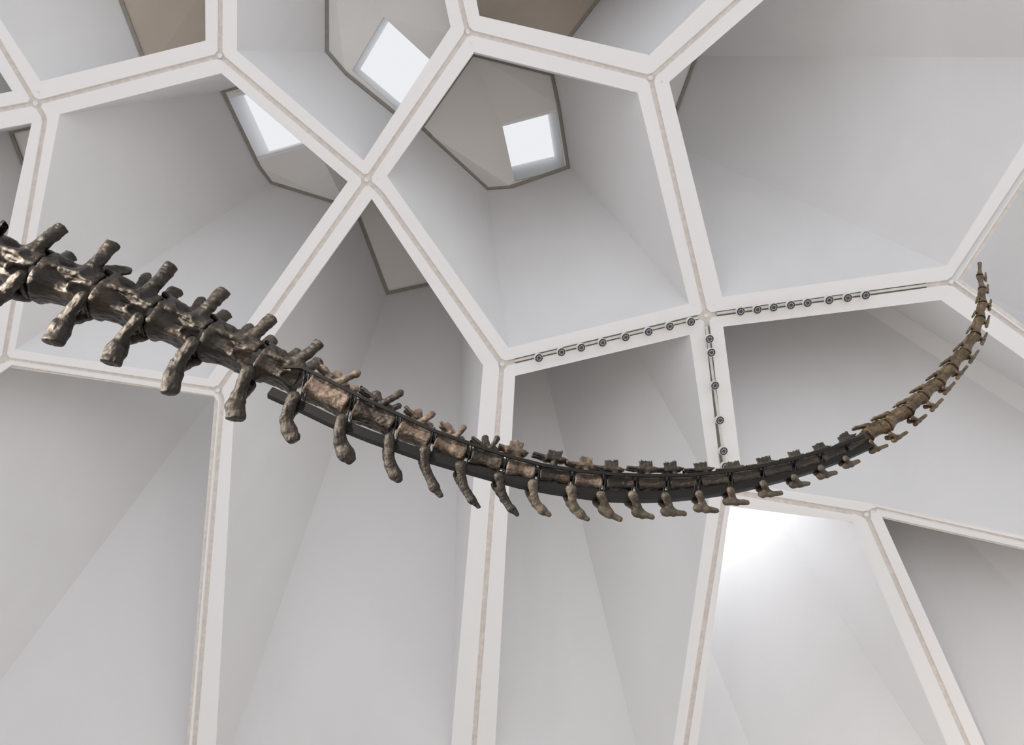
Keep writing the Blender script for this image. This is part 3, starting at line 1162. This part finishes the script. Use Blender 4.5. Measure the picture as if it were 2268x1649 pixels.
# --- the steel mount
def sweep(name, pts, w, d, mat, parent):
    """bar of section w (up) x d (sideways) through plane points"""
    vs_, fs = [], []
    for k, p in enumerate(pts):
        a = pts[max(k - 1, 0)]
        b = pts[min(k + 1, len(pts) - 1)]
        t = (b - a)[:2]
        t = t / np.linalg.norm(t)
        nrm = np.array((-t[1], t[0], 0))
        z = np.array((0, 0, 1.0))
        for sx, sy in ((-1, -1), (1, -1), (1, 1), (-1, 1)):
            vs_.append(to_world1(p + nrm * sx * w / 2 + z * sy * d / 2))
    m = len(pts)
    for k in range(m - 1):
        for c in range(4):
            fs.append([4 * k + c, 4 * k + (c + 1) % 4, 4 * k + 4 + (c + 1) % 4, 4 * k + 4 + c])
    fs += [[0, 1, 2, 3], [4 * m - 1, 4 * m - 2, 4 * m - 3, 4 * m - 4]]
    return link(name, mesh_from(name, vs_, fs), parent, mat)


BEAM = [(598, 874), (660, 902), (735, 938), (820, 972), (930, 1011), (1005, 1033), (1090, 1057), (1150, 1073), (1225, 1087), (1300, 1098), (1355, 1104),
        (1400, 1106), (1450, 1105), (1500, 1102), (1550, 1097), (1600, 1090), (1650, 1080), (1700, 1068), (1750, 1055), (1800, 1040), (1870, 1014), (1928, 988)]
STRAP = [(668, 813), (720, 838), (800, 879), (880, 916), (960, 953), (1050, 985), (1130, 1011), (1200, 1029), (1280, 1042), (1360, 1050), (1440, 1053),
         (1520, 1052), (1600, 1045), (1680, 1033), (1760, 1016), (1840, 993), (1914, 966)]
JX = np.array([p[0][0] for p in VJ], float)
JH = np.array([p[1] for p in VJ], float)


def half_at(x):
    return float(np.interp(x, JX[:25], JH[:25])) * psc((x, 1000))


sweep('mounting_beam', [pl((p[0], p[1] - 5), 0.0) for p in BEAM], 0.044, 0.036, M['steel'], tail)
sweep('mounting_strap', [pl(p, half_at(p[0]) * 1.0 + 0.006) for p in STRAP], 0.016, 0.007, M['steel'], tail)
sweep('strap_end', [pl((625, 812), half_at(640) * 0.9 + 0.008), pl((669, 813), half_at(668) + 0.006)], 0.014, 0.007, M['steel'], tail)
bx, by = np.array([p[0] for p in BEAM], float), np.array([p[1] for p in BEAM], float)
sx_, sy_ = np.array([p[0] for p in STRAP], float), np.array([p[1] for p in STRAP], float)


def rod(a, b, r, name, mat):
    a, b = to_world1(a), to_world1(b)
    link(name, disc_mesh(name, a, b - a, r, (b - a).length, 10), tail, mat)


for i in range(7, 24):
    (px, py), hh = VJ[i]
    hm = hh * psc((px, py))
    for dx in (-4, 5):
        x = px + dx + 4
        top = pl((x, np.interp(x, sx_, sy_)), half_at(x) * 0.96)
        xb = px + dx - 10 if i < 13 else px + dx - 2 if i < 19 else px + dx + 6
        bot = pl((xb, np.interp(xb, bx, by) - 8), 0.016)
        rod(top, bot, 0.0042, 'mounting_rod', M['steel'])

for i in list(range(1, 24)):
    (px, py), hh = VJ[i]
    hm = hh * psc((px, py))
    c = pl((px, py))
    d = pl(VJ[i + 1][0]) - pl(VJ[i - 1][0])
    d = d / np.linalg.norm(d)
    hw = 0.016 if i < 7 else 0.012
    rr = hm * (0.80 if i < 7 else 0.55)
    up = np.array((-d[1], d[0], 0)) * (0 if i < 7 else 0.25 * hm)
    rod(c + up - d * hw, c + up + d * hw, rr, 'joint_filler', M['filler'])
